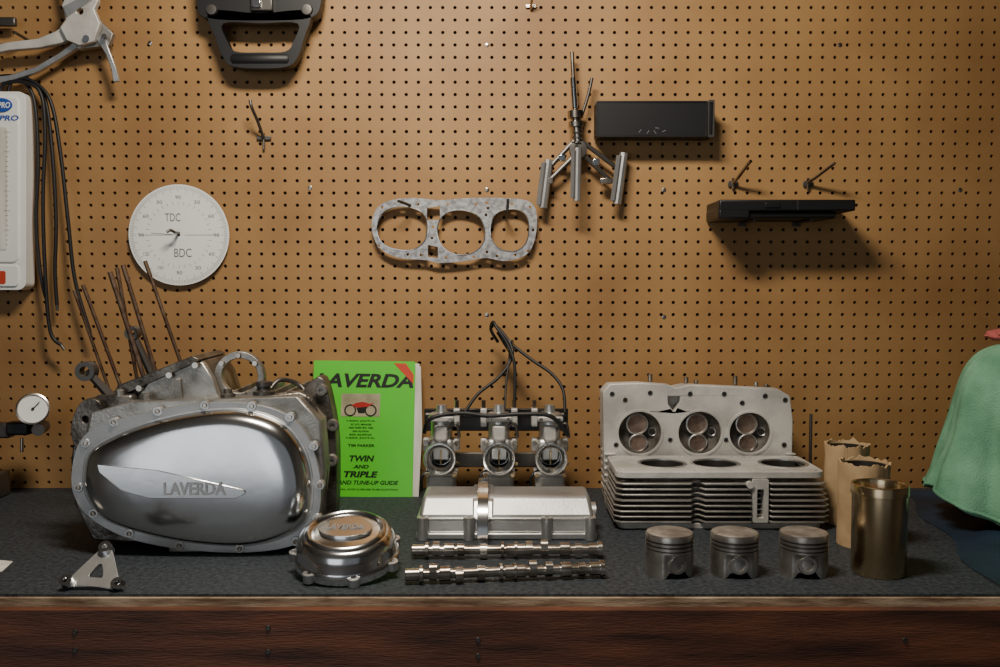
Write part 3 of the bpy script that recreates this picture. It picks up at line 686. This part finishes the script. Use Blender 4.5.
# cylinder hone
begin('cylinder_hone',at(578,130,-.03)); y=-.03
cyl('drive_shaft',at(572,52,y),at(575,112,y),.0042,'steel'); cyl('shaft_sleeve',at(573,78,y),at(575,108,y),.0065,'chrome')
lathe('adjuster',[(.008,0),(.015,.002),(.015,.012),(.009,.014),(.009,.018),(.016,.02),(.016,.034),(.010,.037)],at(576,128,y),(-.05,0,1),'steel',24)
tube('spring',[at(577,130,y)+Vector((.011*math.cos(t*.9),.011*math.sin(t*.9),-.0014*t)) for t in range(26)],.0018,'steel',seg=6)
cyl('hub',at(576,122,y),at(578,142,y),.010,'steel')
p=at(578,150,y); lathe('spider',[(0,.010),(.018,.008),(.018,-.008),(0,-.010)],p,(0,-1,0),'dsteel',20)
def arm(n,a,b,yy): 
    cyl(n,at(*a,y),at(*b,yy),.0048,'dsteel',seg=8)
def stone(n,a,b,yy,w=.009):
    p,q=at(*a,yy),at(*b,yy); cyl(n+'_holder',p,q,w,'dull',seg=8); d=(q-p).normalized()
    o=Vector((-.008,-.004,0)); cyl(n+'_stone',p+d*.006+o,q-d*.006+o,w*.8,'grey',seg=4)
arm('arm_a',(575,140),(549,168),y); arm('arm_a2',(578,152),(548,182),y); stone('leg_a',(549,160),(543,208),y)
arm('arm_b',(580,140),(617,168),y); arm('arm_b2',(578,150),(612,182),y); stone('leg_b',(624,153),(617,204),y)
arm('arm_c',(577,140),(575,170),y-.03); stone('leg_c',(578,148),(577,201),y-.035,.0075)
tube('thumb_lever',[at(592,78,y),at(588,96,y),at(581,118,y)],.0035,'dsteel')
box('pivot_a',at(549,181,y),(.018,.014,.012),'steel',.002); box('pivot_b',at(606,181,y),(.026,.014,.012),'steel',.002); box('pivot_c',at(562,158,y),(.014,.012,.014),'chrome',.002); box('pivot_d',at(596,162,y),(.014,.012,.014),'chrome',.002)
q=at(577,125,0); cyl('wall_peg',(q.x,PG,q.z),(q.x,-.03,q.z),.003,'dsteel')
end()
# tool tray on wall
a=at(596,137,-.055); b=at(713,101,-.055)
begin('black_tool_tray',((a.x+b.x)/2,-.03,(a.z+b.z)/2))
box('shell',((a.x+b.x)/2,-.031,(a.z+b.z)/2),(b.x-a.x,.050,b.z-a.z),'black',.003)
plate('end_frame',rrect(b.x-.010,b.x+.003,a.z-.001,b.z+.002,.002,3),-.058,-.054,'dsteel',[rrect(b.x-.0075,b.x-.0005,a.z+.004,b.z-.003,.001,3)],bevel=.0005)
plate('front_bezel',rrect(a.x,b.x-.011,a.z,b.z,.003,3),-.0575,-.055,'black',[rrect(a.x+.003,b.x-.014,a.z+.003,b.z-.003,.002,3)],bevel=.0006)
for i,(x,y) in enumerate(((640,131),(648,132),(657,128),(664,131),(655,132))):
    p=at(x,y,-.056); box('chip_mark_%d'%i,p,(.008,.0006,.0012),'grey',0,Matrix.Rotation(random.uniform(-1,1),3,'Y'))
q=at(655,120,0); cyl('mount_pin',(q.x,PG,q.z),(q.x,-.01,q.z),.003,'dsteel')
end()
# dark slab on pegs
a=at(718,226,-.11); b=at(854,201,-.11)
begin('sharpening_stone_case',((a.x+b.x)/2,-.06,(a.z+b.z)/2))
zt_=b.z+.003; box('lid',((a.x+b.x)/2,-.0610,zt_-.012),(b.x-a.x,.118,.022),'black',.003)
box('base',((a.x+b.x)/2-.012,-.0565,zt_-.030),(b.x-a.x-.045,.109,.014),'black',.004)
box('end_block',(a.x+.030,-.0608,zt_-.027),(.062,.1175,.024),'black',.004)
box('lid_groove',((a.x+b.x)/2+.02,-.1202,zt_-.012),(.002,.001,.018),'dsteel',0); box('latch',((a.x+b.x)/2-.03,-.1210,zt_-.012),(.03,.003,.010),'black',.001)
for i,x in enumerate((a.x+.075,b.x-.08)):
    cyl('support_peg_%d'%i,(x,-.0014,zt_-.0395),(x,-.10,zt_-.0395),.003,'dsteel')
    box('support_plate_%d'%i,(x,-.0030,zt_-.0395),(.018,.003,.014),'dsteel',.0005)
end()
# top black carry handle
y=-.05
begin('pulley_holder_handle',at(260,20,y))
plate('head',O(cr([(197,-5),(199,12),(206,18),(230,21),(292,21),(314,17),(321,6),(322,-20),(310,-40),(212,-40),(197,-24)],3),y),-.055,-.02,'black',bevel=.006)
plate('loop',O(cr([(210,12),(217,40),(224,58),(234,67),(262,69),(288,67),(298,58),(304,40),(309,12),(260,14)],4),y),-.055,-.030,'black',[O(cr([(224,24),(228,42),(236,52),(262,53),(286,52),(294,42),(298,24),(262,24)],4),y)],bevel=.005)
p,q=at(232,60,-.045),at(290,60,-.045); lathe('grip',[(.011,0),(.014,.004),(.014,(q-p).length-.004),(.011,(q-p).length)],p,q-p,'rubber',28)
box('latch_plate',at(262,4,-.06),(.045,.012,.03),'dsteel',.003); box('steel_pad',at(256,3,-.068),(.02,.008,.018),'chrome',.002)
for i,x in enumerate((212,307)): lathe('pivot_%d'%i,[(0,.006),(.010,.005),(.012,0)],at(x,10,-.055),(0,-1,0),'dsteel',20)
q=at(262,-10,0); cyl('hanger_peg',(q.x,PG,q.z),(q.x,-.03,q.z),.003,'dsteel')
end()
# top left valve spring compressor
begin('valve_spring_compressor',at(60,30,-.04)); y=-.04
def band(name,pts,w,y0,y1,mat):
    P=[Vector(p) for p in pts]; L=[];Rr=[]
    for i,p in enumerate(P):
        d=(P[min(len(P)-1,i+1)]-P[max(0,i-1)]).normalized(); nrm=Vector((-d.y,d.x)); ww=w[i] if isinstance(w,(list,tuple)) else w
        L.append(tuple(p+nrm*ww/2)); Rr.append(tuple(p-nrm*ww/2))
    return plate(name,O(L+Rr[::-1],(y0+y1)/2),y0,y1,mat,bevel=.0015)
band('upper_arm',[(-30,56),(10,47),(40,44),(60,38),(84,24)],[7,8,9,13,16],-.05,-.035,'castl')
band('lower_handle',[(-30,84),(10,79),(38,70),(62,56),(82,42),(104,38)],[7,6,6,6,8,8],-.04,-.028,'satin')
plate('clamp_head',O([(66,8),(74,-12),(98,-12),(102,4),(98,12),(104,26),(98,44),(84,48),(70,42),(64,30),(70,22)],y),-.06,-.045,'castl',[O(circ(84,14,3.2,16),y)],bevel=.002)
plate('clamp_rib',O([(68,10),(96,-4),(98,2),(72,20)],y),-.064,-.058,'satin',bevel=.001)
plate('side_plate',O([(72,30),(100,20),(114,34),(110,46),(78,50)],y),-.045,-.03,'cast',bevel=.0015)
band('hook_leg',[(100,36),(108,52),(114,68),(117,82)],[8,5,5,6],-.05,-.042,'satin')
cyl('screw_rod',at(62,-20,y),at(70,30,y),.006,'steel'); cyl('pivot_pin',at(86,38,-.066),at(86,38,-.02),.006,'chrome'); cyl('pivot_pin_b',at(104,36,-.066),at(104,36,-.02),.005,'dsteel')
q=at(30,46,0); cyl('wall_peg',(q.x,PG,q.z+.01),(q.x,-.06,q.z+.012),.003,'dsteel')
box('cross_handle',at(4,22,-.03),(.05,.012,.018),'dsteel',.003); cyl('cross_rod',at(-20,40,-.03),at(4,20,-.03),.005,'steel')
end()
# vacuum manometer with hoses
y=-.045
begin('carburetor_vacuum_gauge',at(-5,190,y))
plate('case',O(rrect(-50,27,92,290,8),y),-.05,-.012,'white',bevel=.004)
plate('raised_panel',O(rrect(-44,20,98,262,5),y),-.054,-.049,'white',bevel=.002)
plate('scale_window',O(rrect(-36,10,128,250,3),y),-.0555,-.053,'paper',bevel=.001)
for i in range(24):
    p=at(7,132+i*4.9,-.056); box('scale_tick_%d'%i,p,(.006 if i%4 else .012,.0004,.0006),'grey',0)
plate('badge',O(circ(1,105,11,30,7),-.056),-.0565,-.054,'blue')
a=at(-14,108,-.057);b=at(10,102,-.057); text('badge_text','CarbPRO',a.x,b.x,a.z,b.z,-.0567,'white',.0003,.02,.2)
a=at(-20,122,-.057);b=at(18,115,-.057); text('label_text','SyncPRO',a.x,b.x,a.z,b.z,-.0545,'blue',.0003,.03,.2)
plate('foot_panel',O(rrect(-44,20,266,286,3),y),-.054,-.049,'white',bevel=.001)
plate('red_mark',O(rrect(-30,8,271,284,2),y),-.055,-.053,'red')
for i,(l) in enumerate(([(0,95),(4,84),(22,82),(40,92),(45,130),(43,200),(45,270),(50,330),(61,345)],
                        [(8,95),(12,82),(30,80),(50,100),(60,150),(68,220),(75,280),(90,332)],
                        [(-6,95),(0,80),(20,80),(34,100),(38,160),(36,220),(40,270),(46,298)],
                        [(-14,95),(-5,78),(25,78),(44,96),(52,150),(56,220),(55,270),(57,305)])):
    tube('vacuum_hose_%d'%i,[at(a,b,-.04+.004*i) for a,b in l],.0038,'rubber')
    p,q=at(*l[-1],-.04+.004*i),at(*l[-2],-.04+.004*i); d=(p-q).normalized(); cyl('hose_nipple_%d'%i,p,p+d*.012,.003,'dsteel')
q=at(-10,100,0); cyl('hanger_peg',(q.x,PG,q.z),(q.x,-.015,q.z),.003,'dsteel')
end()
# ---------------- lights, world, camera
def area(name,loc,tgt,sx,sy,pw,col):
    l=bpy.data.lights.new(name,'AREA'); l.shape='RECTANGLE'; l.size=sx; l.size_y=sy; l.energy=pw; l.color=col
    o=bpy.data.objects.new(name,l); bpy.context.scene.collection.objects.link(o); o.location=loc
    o.rotation_euler=(Vector(tgt)-Vector(loc)).to_track_quat('-Z','Y').to_euler(); return o
area('ceiling_lamp',(-.15,-.95,2.32),(0,-.28,1.05),.45,.16,25,(1,.90,.76))
area('added_cool_fill',(-1.3,-4.1,1.35),(-.2,0,1.15),1.9,2.0,15,(.90,.95,1))  # soft cool lamp added behind the camera for highlights on the metals
w=bpy.data.worlds.new('World'); bpy.context.scene.world=w; w.use_nodes=True
w.node_tree.nodes['Background'].inputs[0].default_value=(.78,.84,.9,1); w.node_tree.nodes['Background'].inputs[1].default_value=.16
cd=bpy.data.cameras.new('Camera'); cam_=bpy.data.objects.new('Camera',cd); bpy.context.scene.collection.objects.link(cam_)
cam_.location=CAM; cam_.rotation_euler=(math.pi/2-PITCH,0,0); cd.sensor_width=36; cd.lens=F*36/1000; cd.clip_start=.05
bpy.context.scene.camera=cam_
